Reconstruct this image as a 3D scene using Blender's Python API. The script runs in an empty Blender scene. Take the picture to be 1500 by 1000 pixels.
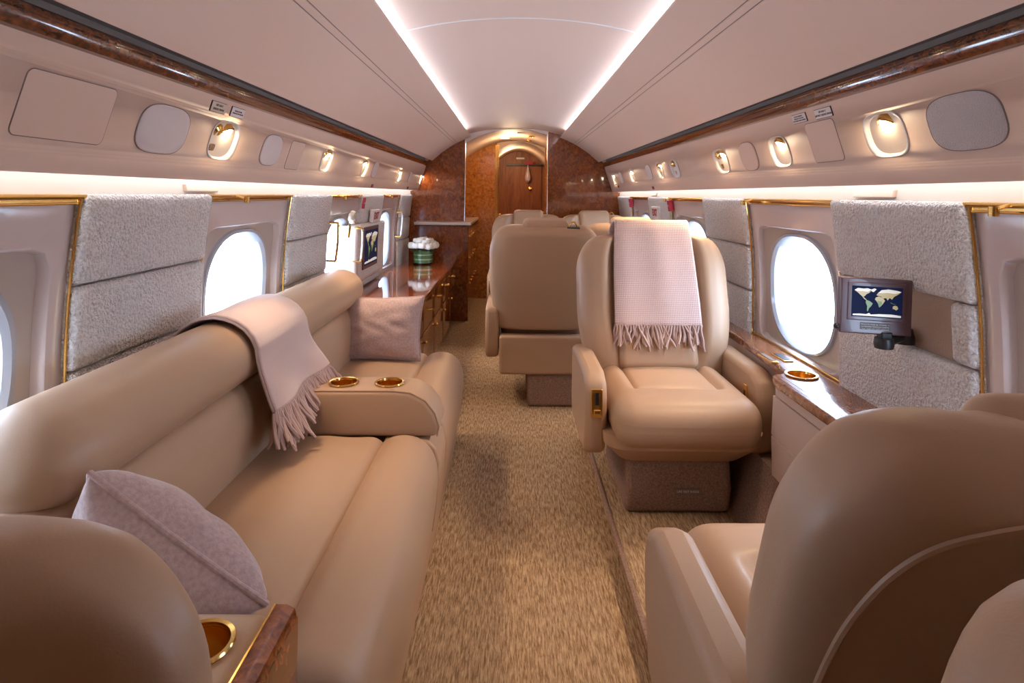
import bpy, math, random
from mathutils import Matrix, Vector
random.seed(7)
S = bpy.context.scene
C = S.collection
PI = math.pi

# ------------------------------------------------------------------ camera
F = 870.0
CAM = (-0.03, 0.0, 1.25)
ROLL = math.radians(0.5)
cd = bpy.data.cameras.new('camera')
cd.sensor_width = 36.0
cd.lens = 36.0 * F / 1500.0
cd.shift_y = -(500 - 285) / 1500.0
cd.clip_start = 0.02
cam = bpy.data.objects.new('camera', cd)
cam.location = CAM
cam.rotation_euler = (PI / 2, -ROLL, 0)
C.objects.link(cam)
S.camera = cam

def ray(px, py):
    dx = (px - 750) / F
    dz = (285 - py) / F
    return dx * math.cos(ROLL) - dz * math.sin(ROLL), dx * math.sin(ROLL) + dz * math.cos(ROLL)

# ------------------------------------------------------------------ mesh kit
class M:
    def __init__(s, v=None, f=None):
        s.v = list(v or []); s.f = list(f or [])
    def add(s, *os):
        for o in os:
            n = len(s.v); s.v += o.v
            s.f += [tuple(i + n for i in q) for q in o.f]
        return s
    def map(s, fn):
        s.v = [tuple(fn(p)) for p in s.v]; return s
    def mv(s, x=0, y=0, z=0):
        return s.map(lambda p: (p[0] + x, p[1] + y, p[2] + z))
    def rot(s, ax, a):
        R = Matrix.Rotation(a, 3, ax)
        return s.map(lambda p: tuple(R @ Vector(p)))
    def copy(s): return M(s.v, s.f)

def smooth(a, b, x):
    t = min(1, max(0, (x - a) / (b - a))); return t * t * (3 - 2 * t)

def mesh(name, m, mat, ang=35):
    me = bpy.data.meshes.new(name)
    me.from_pydata([tuple(p) for p in m.v], [], m.f)
    me.validate()
    import bmesh
    bm = bmesh.new(); bm.from_mesh(me)
    bmesh.ops.recalc_face_normals(bm, faces=bm.faces)
    bm.to_mesh(me); bm.free()
    me.materials.append(mat)
    if ang:
        me.polygons.foreach_set('use_smooth', [True] * len(me.polygons))
        me.set_sharp_from_angle(angle=math.radians(ang))
    return me

def obj(name, m, mat, parent=None, ang=35, bev=0, sub=0, solid=0, off=None, label=None):
    if off is None and parent is not None and parent.get('_w'):
        off = Vector(parent['_w'])
    if off is not None:
        m = m.copy().mv(-off[0], -off[1], -off[2])
    o = bpy.data.objects.new(name, mesh(name, m, mat, ang))
    C.objects.link(o)
    if parent is not None: o.parent = parent
    if solid:
        d = o.modifiers.new('thickness', 'SOLIDIFY'); d.thickness = solid; d.offset = 0
    if bev:
        b = o.modifiers.new('bevel', 'BEVEL'); b.width = bev; b.segments = 3
        b.limit_method = 'ANGLE'; b.angle_limit = math.radians(40); b.harden_normals = False
    if sub:
        d = o.modifiers.new('subsurf', 'SUBSURF'); d.levels = sub; d.render_levels = sub
    if label: o['label'] = label
    return o

def thing(name, label, cat, loc=(0, 0, 0), rz=0, group=None, world=False, mtx=None):
    o = bpy.data.objects.new(name, None); C.objects.link(o)
    o.empty_display_size = 0.05
    if mtx is not None: o.matrix_world = mtx
    else:
        o.location = loc; o.rotation_euler = (0, 0, rz)
    o['label'] = label; o['category'] = cat
    if group: o['group'] = group
    if world: o['_w'] = list(loc)
    return o

def tag(o, label, cat, group=None, kind=None):
    o['label'] = label; o['category'] = cat
    if group: o['group'] = group
    if kind: o['kind'] = kind
    return o

def struct(name, m, mat, label=None, cat=None, **k):
    o = obj(name, m, mat, **k); o['kind'] = 'structure'
    if label: o['label'] = label
    if cat: o['category'] = cat
    return o

def sub_of(parent):       # part used as parent: its vertices live in the same frame
    return parent

def box(x0, x1, y0, y1, z0, z1):
    return M([(x0,y0,z0),(x1,y0,z0),(x1,y1,z0),(x0,y1,z0),(x0,y0,z1),(x1,y0,z1),(x1,y1,z1),(x0,y1,z1)],
             [(0,3,2,1),(4,5,6,7),(0,1,5,4),(1,2,6,5),(2,3,7,6),(3,0,4,7)])

def rbox(c, s, r, n=7, puff=(0, 0, 0), fn=None):
    """rounded, optionally puffed cushion block"""
    hx, hy, hz = s[0]/2, s[1]/2, s[2]/2
    r = min(r, hx, hy, hz)
    def coords(h):
        e = min(0.999, r / h)
        a = [-1 + e * (i / 4.0) for i in range(4)]
        mid = [(-1 + e) + (2 - 2 * e) * i / n for i in range(n + 1)]
        return a + mid + [-q for q in reversed(a)]
    cx, cy, cz = coords(hx), coords(hy), coords(hz)
    idx = {}; m = M()
    def vid(i, j, k):
        if (i, j, k) in idx: return idx[(i, j, k)]
        v = Vector((cx[i]*hx, cy[j]*hy, cz[k]*hz))
        inn = Vector((max(-(hx-r), min(hx-r, v.x)), max(-(hy-r), min(hy-r, v.y)), max(-(hz-r), min(hz-r, v.z))))
        d = v - inn
        if d.length > 1e-9: v = inn + d.normalized() * r
        u, w, t = cx[i], cy[j], cz[k]
        v.x += puff[0] * u * (1 - w*w) * (1 - t*t)
        v.y += puff[1] * w * (1 - u*u) * (1 - t*t)
        v.z += puff[2] * t * (1 - u*u) * (1 - w*w)
        v += Vector(c)
        m.v.append(tuple(v)); idx[(i, j, k)] = len(m.v) - 1
        return idx[(i, j, k)]
    A, B, D = len(cx) - 1, len(cy) - 1, len(cz) - 1
    for i in range(A):
        for j in range(B):
            for k in (0, D): m.f.append((vid(i,j,k), vid(i+1,j,k), vid(i+1,j+1,k), vid(i,j+1,k)))
    for i in range(A):
        for k in range(D):
            for j in (0, B): m.f.append((vid(i,j,k), vid(i+1,j,k), vid(i+1,j,k+1), vid(i,j,k+1)))
    for j in range(B):
        for k in range(D):
            for i in (0, A): m.f.append((vid(i,j,k), vid(i,j+1,k), vid(i,j+1,k+1), vid(i,j,k+1)))
    if fn: m.map(fn)
    return m

def loft(rings, cap=True, closed=True):
    n = len(rings[0]); m = M()
    for r in rings: m.v += [tuple(p) for p in r]
    for a in range(len(rings) - 1):
        for i in range(n if closed else n - 1):
            j = (i + 1) % n
            m.f.append((a*n+i, a*n+j, (a+1)*n+j, (a+1)*n+i))
    if cap:
        m.f.append(tuple(range(n - 1, -1, -1)))
        m.f.append(tuple((len(rings)-1)*n + i for i in range(n)))
    return m

def extr(prof, y0, y1, cap=True, closed=True, ends=0.0, steps=5):
    """closed (x,z) profile along y with rounded ends of radius `ends`"""
    cx = sum(p[0] for p in prof)/len(prof); cz = sum(p[1] for p in prof)/len(prof)
    w = max(max(p[0] for p in prof)-min(p[0] for p in prof), 1e-6); h = max(max(p[1] for p in prof)-min(p[1] for p in prof), 1e-6)
    st = []
    if ends:
        for i in range(steps + 1):
            a = PI/2 * i/steps; st.append((y0 + ends*(1-math.sin(a)) , ends*(1-math.cos(a))))
        st = [(y0 + ends*(1-math.sin(PI/2*i/steps)), ends*(1-math.cos(PI/2*i/steps))) for i in range(steps, -1, -1)]
        st += [(y0 + ends + (y1-y0-2*ends)*k/10, 0) for k in range(1, 10)]
        st += [(y1 - ends*(1-math.sin(PI/2*i/steps)), ends*(1-math.cos(PI/2*i/steps))) for i in range(0, steps + 1)]
        st[0] = (y0, ends); st = sorted(st, key=lambda q: q[0])
    else: st = [(y0, 0), (y1, 0)]
    rings = []
    for y, d in st:
        sx, sz = 1 - 2*d/w, 1 - 2*d/h
        rings.append([(cx+(p[0]-cx)*sx, y, cz+(p[1]-cz)*sz) for p in prof])
    return loft(rings, cap, closed)

def strip(prof, y0, y1, ny=1):
    return loft([[(p[0], y0+(y1-y0)*k/ny, p[1]) for p in prof] for k in range(ny+1)], cap=False, closed=False)

def prism(poly, a, b, axis='x'):
    def put(p, t):
        if axis == 'x': return (t, p[0], p[1])
        if axis == 'y': return (p[0], t, p[1])
        return (p[0], p[1], t)
    return loft([[put(p, a) for p in poly], [put(p, b) for p in poly]])

def rrect(w, h, r, n=6, cx=0, cy=0):
    o = []
    for (sx, sy, a0) in ((1,1,0),(-1,1,90),(-1,-1,180),(1,-1,270)):
        for i in range(n+1):
            a = math.radians(a0 + 90*i/n)
            o.append((cx + sx*(w/2-r) + r*math.cos(a), cy + sy*(h/2-r) + r*math.sin(a)))
    return o

def sup(w, h, e=2.0, n=40, cx=0, cy=0):
    o = []
    for i in range(n):
        a = 2*PI*i/n; c, s = math.cos(a), math.sin(a)
        o.append((cx + w/2*math.copysign(abs(c)**(2/e), c), cy + h/2*math.copysign(abs(s)**(2/e), s)))
    return o

def tube(path, r, seg=8, closed=False, cap=True):
    P = [Vector(p) for p in path]; n = len(P); rings = []
    up = None
    for i in range(n):
        if closed: t = P[(i+1) % n] - P[i-1]
        else: t = P[min(i+1, n-1)] - P[max(i-1, 0)]
        if t.length < 1e-9: t = Vector((0,0,1))
        t.normalize()
        if up is None: up = Vector((0,0,1)) if abs(t.z) < .9 else Vector((1,0,0))
        a = t.cross(up)
        if a.length < 1e-6: a = t.cross(Vector((0.3,1,0.2)))
        a.normalize(); b = a.cross(t).normalized(); up = b
        rr = r[i] if isinstance(r, (list, tuple)) else r
        rings.append([tuple(P[i] + a*rr*math.cos(2*PI*k/seg) + b*rr*math.sin(2*PI*k/seg)) for k in range(seg)])
    if closed:
        rings.append(rings[0]); return loft(rings, cap=False)
    return loft(rings, cap)

def lathe(prof, c=(0,0,0), seg=32, cap=True):
    rings = [[(c[0]+r*math.cos(2*PI*k/seg), c[1]+r*math.sin(2*PI*k/seg), c[2]+z) for k in range(seg)] for r, z in prof]
    return loft(rings, cap)

def grid(fn, nu, nv):
    m = M([fn(i/nu, j/nv) for j in range(nv+1) for i in range(nu+1)])
    for j in range(nv):
        for i in range(nu):
            a = j*(nu+1)+i; m.f.append((a, a+1, a+nu+2, a+nu+1))
    return m

def sphere(c, r, n=8):
    rings = []
    rx, ry, rz = r if isinstance(r, (tuple, list)) else (r, r, r)
    pts = []
    for j in range(1, n):
        a = PI*j/n - PI/2
        pts.append([(c[0]+rx*math.cos(a)*math.cos(2*PI*k/(2*n)), c[1]+ry*math.cos(a)*math.sin(2*PI*k/(2*n)), c[2]+rz*math.sin(a)) for k in range(2*n)])
    m = loft(pts, True); return m

def text_mesh(body, size, align='CENTER', spacing=1.1, ext=0.0006, bold=0.0):
    cu = bpy.data.curves.new('lettering', 'FONT'); cu.body = body; cu.size = size
    cu.align_x = align; cu.align_y = 'CENTER'; cu.space_line = spacing; cu.extrude = ext; cu.offset = bold
    o = bpy.data.objects.new('lettering', cu); C.objects.link(o)
    dg = bpy.context.evaluated_depsgraph_get()
    me = bpy.data.meshes.new_from_object(o.evaluated_get(dg))
    m = M([tuple(v.co) for v in me.vertices], [tuple(p.vertices) for p in me.polygons])
    bpy.data.objects.remove(o); bpy.data.curves.remove(cu); bpy.data.meshes.remove(me)
    return m

def copy_tree(o, parent=None):
    c = o.copy(); C.objects.link(c); c.parent = parent
    for ch in list(o.children): copy_tree(ch, c)
    return c

# ------------------------------------------------------------------ materials
def mat(name, col, rough=.5, metal=0, coat=0, emit=None, es=0, spec=.5, sheen=0):
    m = bpy.data.materials.new(name); m.use_nodes = True
    b = m.node_tree.nodes['Principled BSDF']
    b.inputs['Base Color'].default_value = (*col, 1); b.inputs['Roughness'].default_value = rough
    b.inputs['Metallic'].default_value = metal; b.inputs['Coat Weight'].default_value = coat
    b.inputs['Coat Roughness'].default_value = .05
    b.inputs['Specular IOR Level'].default_value = spec
    b.inputs['Sheen Weight'].default_value = sheen
    if emit:
        b.inputs['Emission Color'].default_value = (*emit, 1); b.inputs['Emission Strength'].default_value = es
    return m

def nodes(m): return m.node_tree.nodes, m.node_tree.links, m.node_tree.nodes['Principled BSDF']

def add_bump(m, scale, strength, dist=.002, kind='noise', stretch=(1,1,1), detail=3):
    N, L, b = nodes(m)
    tc = N.new('ShaderNodeTexCoord'); mp = N.new('ShaderNodeMapping'); mp.inputs['Scale'].default_value = stretch
    L.new(tc.outputs['Object'], mp.inputs['Vector'])
    if kind == 'noise':
        t = N.new('ShaderNodeTexNoise'); t.inputs['Detail'].default_value = detail; out = t.outputs['Fac']
    elif kind == 'voronoi':
        t = N.new('ShaderNodeTexVoronoi'); out = t.outputs['Distance']
    t.inputs['Scale'].default_value = scale
    L.new(mp.outputs['Vector'], t.inputs['Vector'])
    bp = N.new('ShaderNodeBump'); bp.inputs['Strength'].default_value = strength; bp.inputs['Distance'].default_value = dist
    L.new(out, bp.inputs['Height']); L.new(bp.outputs['Normal'], b.inputs['Normal'])
    return m, out

def add_color(m, cols, scale, stretch=(1,1,1), detail=4, dist=0, pos=None, rough=.5):
    N, L, b = nodes(m)
    tc = N.new('ShaderNodeTexCoord'); mp = N.new('ShaderNodeMapping'); mp.inputs['Scale'].default_value = stretch
    L.new(tc.outputs['Object'], mp.inputs['Vector'])
    t = N.new('ShaderNodeTexNoise'); t.inputs['Scale'].default_value = scale; t.inputs['Detail'].default_value = detail
    t.inputs['Distortion'].default_value = dist; t.inputs['Roughness'].default_value = rough
    L.new(mp.outputs['Vector'], t.inputs['Vector'])
    r = N.new('ShaderNodeValToRGB'); e = r.color_ramp.elements
    pos = pos or [0.3 + 0.4*i/(len(cols)-1) for i in range(len(cols))]
    while len(e) < len(cols): e.new(.5)
    for i, c in enumerate(cols): e[i].position = pos[i]; e[i].color = (*c, 1)
    L.new(t.outputs['Fac'], r.inputs['Fac']); L.new(r.outputs['Color'], b.inputs['Base Color'])
    return m

LEA = (.455, .30, .192)
leather, _ = add_bump(mat('tan_leather', LEA, .42, spec=.4), 350, .12, .001, 'voronoi')
lining, _ = add_bump(mat('cream_headliner', (.66, .475, .375), .6, spec=.25), 260, .05, .001)
psu_m, _ = add_bump(mat('cream_service_panel', (.62, .45, .36), .6, spec=.25), 300, .05, .001)
plastic = mat('pale_gloss_plastic', (.56, .47, .45), .18, spec=.5, coat=.4)
recess_m = mat('grey_beige_shade_panel', (.40, .33, .29), .3, coat=.2)
ring_m = mat('window_reveal_plastic', (.36, .38, .42), .2, coat=.4)
shade_m = mat('speaker_cloth', (.60, .52, .50), .8)
gold = mat('polished_gold', (.83, .53, .17), .16, 1)
gold_in = mat('cup_gold', (.90, .52, .10), .22, 1)
chrome = mat('brushed_chrome', (.75, .74, .72), .2, 1)
black = mat('black_plastic', (.012, .012, .014), .4)
dark = mat('dark_recess', (.15, .125, .115), .6)
white = mat('white_plastic', (.72, .68, .66), .4)
placard_m = mat('placard_white', (.66, .58, .54), .4)
placard_y = mat('placard_cream', (.55, .44, .32), .4)
ink = mat('dark_lettering', (.05, .03, .03), .6)
red = mat('red_lettering', (.36, .015, .04), .6)
green = mat('green_strap', (.02, .22, .08), .5)
marble = mat('pale_stone_top', (.62, .56, .52), .25, coat=.3)
gasket = mat('gasket_line', (.20, .15, .13), .8)

boucle, _ = add_bump(mat('boucle_fabric', (.74, .68, .65), .95, spec=.1, sheen=.3), 130, 1.0, .03, 'noise', detail=2)
add_color(boucle, [(.74,.68,.65),(.88,.84,.81),(.94,.91,.89)], 130, detail=2, pos=[.3,.48,.66])
side_fab, _ = add_bump(mat('side_panel_cloth', (.57, .44, .36), .9, spec=.1), 260, .3, .002)
kick = add_color(mat('kick_carpet', (.2,.13,.1), .95, spec=.05), [(.20,.125,.095),(.34,.235,.19)], 160)
N, L, b = nodes(kick)
pillow_m = add_color(mat('mauve_felt', (.5,.38,.36), .95, spec=.05, sheen=.6), [(.42,.30,.28),(.56,.42,.39)], 120, detail=6)
add_bump(pillow_m, 300, .3, .003)
throw, _ = add_bump(mat('pink_throw', (.66, .49, .45), .95, spec=.05, sheen=.4), 1, .0, .001)
N, L, b = nodes(throw)
tc = N.new('ShaderNodeTexCoord'); wv = N.new('ShaderNodeTexWave'); wv.inputs['Scale'].default_value = 42; wv.inputs['Distortion'].default_value = .6
wv.bands_direction = 'Z'
wv2 = N.new('ShaderNodeTexWave'); wv2.inputs['Scale'].default_value = 42; wv2.bands_direction = 'X'
L.new(tc.outputs['Object'], wv.inputs['Vector']); L.new(tc.outputs['Object'], wv2.inputs['Vector'])
mx = N.new('ShaderNodeMath'); mx.operation = 'MULTIPLY'; L.new(wv.outputs['Fac'], mx.inputs[0]); L.new(wv2.outputs['Fac'], mx.inputs[1])
bp = N.new('ShaderNodeBump'); bp.inputs['Strength'].default_value = .5; bp.inputs['Distance'].default_value = .003
L.new(mx.outputs[0], bp.inputs['Height']); L.new(bp.outputs['Normal'], b.inputs['Normal'])
throw_soft, _ = add_bump(mat('rose_throw_knit', (.60, .45, .40), .95, spec=.05, sheen=.5), 420, .5, .002)
fringe_m = mat('fringe_yarn', (.50, .36, .32), .95, spec=.05)

carpet = add_color(mat('tan_strie_carpet', (.4,.3,.2), .95, spec=.05), [(.19,.12,.066),(.36,.245,.148),(.52,.385,.245)], 60, (3.0, .35, 1), 5, .3, [.37,.5,.63], .7)
add_bump(carpet, 60, .5, .006, stretch=(3.0, .5, 1), detail=6)

def wood(name, cols, scale, stretch, dist, rough=.14, coat=1.0):
    return add_color(mat(name, cols[0], rough, coat=coat, spec=.5), cols, scale, stretch, 8, dist, None, .62)
burl = wood('glossy_burl_veneer', [(.075,.013,.003),(.22,.052,.011),(.38,.115,.026)], 26, (1,1,.7), 1.6)
trimwood = wood('cornice_burl_veneer', [(.035,.008,.004),(.13,.038,.015),(.24,.080,.030)], 50, (1,.7,1), 1.2)
ledgewood = wood('ledge_burl_veneer', [(.10,.032,.015),(.24,.090,.042),(.36,.16,.08)], 48, (1,.8,1), 1.4, .22, .6)
warm_burl = wood('amber_burl_veneer', [(.19,.055,.012),(.42,.15,.032),(.58,.25,.06)], 20, (1,1,.9), 1.8)
doorwood = wood('door_veneer', [(.15,.038,.012),(.27,.078,.024),(.36,.115,.038)], 7, (2.2,2.2,.35), .8, .5, 0)
topwood = wood('credenza_top_veneer', [(.15,.024,.008),(.34,.075,.022),(.48,.14,.045)], 9, (1.4,.6,1), 1.2, .07)
darkfloor = mat('dark_hall_floor', (.035,.018,.012), .25)

led = mat('led_strip', (1,1,1), .5, emit=(.50,.72,1.0), es=1)
led2 = mat('sidewall_led_strip', (1,1,1), .5, emit=(.97,.96,1.0), es=1)
bulb = mat('warm_bulb', (1,1,1), .5, emit=(1.0,.80,.52), es=1)
hall_lamp = mat('hall_lamp', (1,1,1), .5, emit=(1,.86,.62), es=1)
ocean = mat('screen_ocean', (.003,.006,.03), .6, spec=.15, emit=(.004,.010,.045), es=.6)
land1 = mat('screen_land_tan', (.3,.24,.1), .3, emit=(.50,.40,.20), es=.6)
land2 = mat('screen_land_green', (.1,.16,.04), .3, emit=(.12,.22,.05), es=.6)
ice = mat('screen_ice', (.6,.6,.55), .3, emit=(.72,.70,.62), es=.6)
bezel = add_color(mat('monitor_bezel', (.1,.06,.07), .3, coat=.3), [(.085,.045,.055),(.11,.06,.07)], 3)

def glass_mat(name, tint, rough=0):
    m = bpy.data.materials.new(name); m.use_nodes = True
    N, L = m.node_tree.nodes, m.node_tree.links
    N.remove(N['Principled BSDF'])
    t = N.new('ShaderNodeBsdfTransparent'); t.inputs['Color'].default_value = (*tint, 1)
    g = N.new('ShaderNodeBsdfGlossy'); g.inputs['Roughness'].default_value = .02
    x = N.new('ShaderNodeMixShader'); x.inputs['Fac'].default_value = .06
    L.new(t.outputs[0], x.inputs[1]); L.new(g.outputs[0], x.inputs[2])
    L.new(x.outputs[0], N['Material Output'].inputs['Surface'])
    return m
pane_m = glass_mat('window_glass', (.93, .96, 1.0))
vase_m = glass_mat('vase_glass', (.93, .97, .95))
# ------------------------------------------------------------------ the cabin shell
Y0, Y1 = -1.6, 5.85
PITCH = 1.29
def wx(z): return 1.06 - .185 * max(0, z - .8) ** 2
zs_low = [0, .15, .3, .45, .59]
zs_mid = [.59, .7, .8, .9, 1.0, 1.1, 1.225]
WIN = [-.29, 1.0, 2.29, 3.58, 4.87]
HB = .36

floor = struct('floor', box(-1.1, 1.1, Y0, 7.2, -.05, 0), carpet, 'tan strie carpet down the aisle', 'floor')
struct('floor', box(-1.1, 1.1, 7.2, 9.0, -.05, 0), darkfloor, 'dark glossy floor of the hall by the far door', 'floor')
struct('floor', box(.345, 1.0, Y0, 3.05, 0, .07), carpet, 'raised carpeted step under the right hand seats', 'floor', bev=.012)
struct('trim_1', tube([(.343, Y0, .066), (.343, 1.2, .066), (.343, 3.05, .066)], .010, 8), kick, 'carpet binding along the floor step', 'trim')

for s, side in ((-1, 'left'), (1, 'right')):
    w = strip([(s*wx(z), z) for z in zs_low], Y0, Y1)
    prev = Y0
    for yc in WIN + [99]:
        e = min(yc - HB, Y1)
        w.add(strip([(s*wx(z), z) for z in zs_mid], prev, e)); prev = yc + HB
    w.add(strip([(s*wx(1.225), 1.225), (s*1.024, 1.232)], Y0, Y1))
    struct('wall_' + side, w, plastic, 'cream sidewall on the %s of the cabin' % side, 'wall')

struct('wall_back', box(-1.1, 1.1, Y0 - .05, Y0, 0, 2.0), lining, 'cream rear bulkhead behind the camera', 'wall')

# headliner: two side panels with a double groove and a crown between the light coves
def mir(p, s): return [(s*a, b) for a, b in p]
side_prof = [(.885, 1.545), (.893, 1.585), (.845, 1.612)]
head_prof = [(.822, 1.590), (.818, 1.576), (.80, 1.592), (.72, 1.662), (.64, 1.716), (.598, 1.741), (.5955, 1.7475), (.593, 1.744),
             (.576, 1.753), (.5735, 1.7595), (.571, 1.756), (.50, 1.790), (.45, 1.811), (.441, 1.815), (.438, 1.819), (.441, 1.823), (.455, 1.820), (.49, 1.806)]
ceil = M()
for s in (-1, 1):
    ceil.add(strip(mir(head_prof, s), Y0, Y1))
    ceil.add(strip(mir([(.494, 1.80), (.496, 1.85)], s), Y0, Y1))
def crown(x): return 1.905 - .062 * (abs(x)/.47) ** 2.1
ceil.add(strip([(-.5 + i/24, crown(-.5 + i/24)) for i in range(25)], Y0, 2.2))
ceil.add(strip([(-.5 + i/24, crown(-.5 + i/24)) for i in range(25)], 2.204, Y1))
struct('ceiling', ceil, lining, 'cream curved headliner of the cabin', 'ceiling', ang=25)
struct('trim_2', loft([[(-.5 + i/24, y, crown(-.5 + i/24) + dz) for i in range(25)] for y, dz in ((2.196, 0.0005), (2.198, -.0015), (2.206, -.0015), (2.208, .0005))], cap=False, closed=False), white, 'pale seam across the ceiling crown', 'trim')
n_tr = 3
strip_m = mat('cream_strip', (.46, .41, .35), .6)
for s, side in ((-1, 'left'), (1, 'right')):
    struct('trim_%d' % n_tr, strip(mir([(.80, 1.60), (.845, 1.616), (.893, 1.598), (.885, 1.55), (.86, 1.558)], s), Y0, Y1), dark,
           'dark recess between headliner and veneer strip on the %s' % side, 'trim'); n_tr += 1
    struct('trim_%d' % n_tr, extr(mir([(.879, 1.524), (.867, 1.527), (.857, 1.540), (.855, 1.553), (.859, 1.556), (.856, 1.559), (.857, 1.567), (.864, 1.573), (.885, 1.571)], s), Y0, Y1), trimwood,
           'glossy burl veneer strip along the %s service panel' % side, 'trim'); n_tr += 1
    o = struct('trim_%d' % n_tr, box(*sorted((s*.4875, s*.4935)), .45, 5.42, 1.812, 1.836), led, 'hidden white LED strip in the %s ceiling cove' % side, 'light'); n_tr += 1
    o = struct('trim_%d' % n_tr, box(*sorted((s*.970, s*.992)), -.4, Y1 - .02, 1.3005, 1.304), led2, 'hidden white LED strip under the %s service panel' % side, 'light'); n_tr += 1
    struct('trim_%d' % n_tr, strip(mir([(.966, 1.298), (.968, 1.306), (1.036, 1.306)], s), Y0, Y1), white, 'cove above the %s sidewall' % side, 'trim'); n_tr += 1
    struct('trim_%d' % n_tr, strip(mir([(1.022, 1.225), (1.026, 1.24), (1.034, 1.285), (1.034, 1.31)], s), Y0, Y1), strip_m, 'lit cream strip above the %s windows' % side, 'trim'); n_tr += 1
    struct('trim_%d' % n_tr, tube([(s*.5955, Y0, 1.7448), (s*.5955, Y1, 1.7448)], .0016, 6).add(tube([(s*.5735, Y0, 1.7568), (s*.5735, Y1, 1.7568)], .0016, 6)), gasket, 'double dark groove in the %s headliner' % side, 'trim'); n_tr += 1
    # gold rail over the windows
    r = tube([(s*1.012, Y0, 1.236), (s*1.012, 2, 1.236), (s*1.012, Y1, 1.236)], .006, 10)
    r.add(tube([(s*1.017, Y0, 1.221), (s*1.017, 2, 1.221), (s*1.017, Y1, 1.221)], .003, 8))
    r.add(box(*sorted((s*1.016, s*1.03)), Y0, Y1, 1.224, 1.242))
    struct('trim_%d' % n_tr, r, gold, 'gold rail above the %s windows' % side, 'trim'); n_tr += 1

# service panels (slanted) with openings for the lamps
PA, PB = (.955, 1.288), (.876, 1.530)
def psu_hit(px, py):
    dx, dz = ray(px, py)
    s = 1 if dx > 0 else -1
    ax, az, bx, bz = s*PA[0], PA[1], s*PB[0], PB[1]
    ux, uz = bx - ax, bz - az
    # CAM + d*(dx,dz) on the line a + t*u
    rx, rz = ax - CAM[0], az - CAM[2]
    det = dx*uz - dz*ux
    d = (rx*uz - rz*ux) / det
    t = ((CAM[0] + dx*d) - ax)/ux
    return s, d, t
def psu_mtx(s, y, t, lift=0.0):
    V = Vector((s*(PB[0]-PA[0]), 0, PB[1]-PA[1])).normalized()
    U = Vector((0, -s, 0)); Nn = U.cross(V)
    P = Vector((s*(PA[0]+(PB[0]-PA[0])*t), y, PA[1]+(PB[1]-PA[1])*t)) + Nn*lift
    m = Matrix((U, V, Nn)).transposed().to_4x4(); m.translation = P
    return m

LAMPS = []   # (px, py, w, h, kind)
for px, py, w, h, kind in [
    (328, 206, .175, .125, 'gasper'), (478, 235, .16, .115, 'gasper'), (534, 246, .13, .11, 'plain'), (585, 257, .12, .10, 'plain'), (616, 262, .10, .10, 'plain'),
    (1297, 197, .165, .120, 'plain'), (1143, 222, .15, .115, 'plain'), (1057, 236, .17, .115, 'gasper'), (989, 247, .16, .11, 'vent'), (967, 249, .15, .11, 'gasper'),
    (926, 257, .15, .105, 'plain'), (900, 262, .15, .105, 'plain')]:
    LAMPS.append((*psu_hit(px, py), w, h, kind))

for s, side in ((-1, 'left'), (1, 'right')):
    ox, oz = s*.038, .013
    prof = [(s*PA[0], PA[1]), (s*(PA[0]+.003), PA[1]-.003), (s*(PA[0]+.03), PA[1]+.012), (s*(PB[0]+.03), PB[1]+.03), (s*PB[0], PB[1])]
    o = struct('wall_upper_' + side, extr(prof, Y0, Y1), psu_m, 'slanted cream service panel above the %s windows' % side, 'wall')
    cut = M()
    for (ls, y, t, w, h, kind) in LAMPS:
        if ls != s: continue
        mt = psu_mtx(s, y, t)
        cut.add(prism(sup(w*.93, h*.93, 3.0, 32), -.08, .05, 'z').map(lambda p: tuple(mt @ Vector(p))))
    co = bpy.data.objects.new('cutter', mesh('cutter', cut, psu_m)); C.objects.link(co)
    b = o.modifiers.new('b', 'BOOLEAN'); b.operation = 'DIFFERENCE'; b.object = co; b.solver = 'EXACT'
    dg = bpy.context.evaluated_depsgraph_get()
    me = bpy.data.meshes.new_from_object(o.evaluated_get(dg))
    o.modifiers.clear(); o.data = me
    bpy.data.objects.remove(co)

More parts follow.
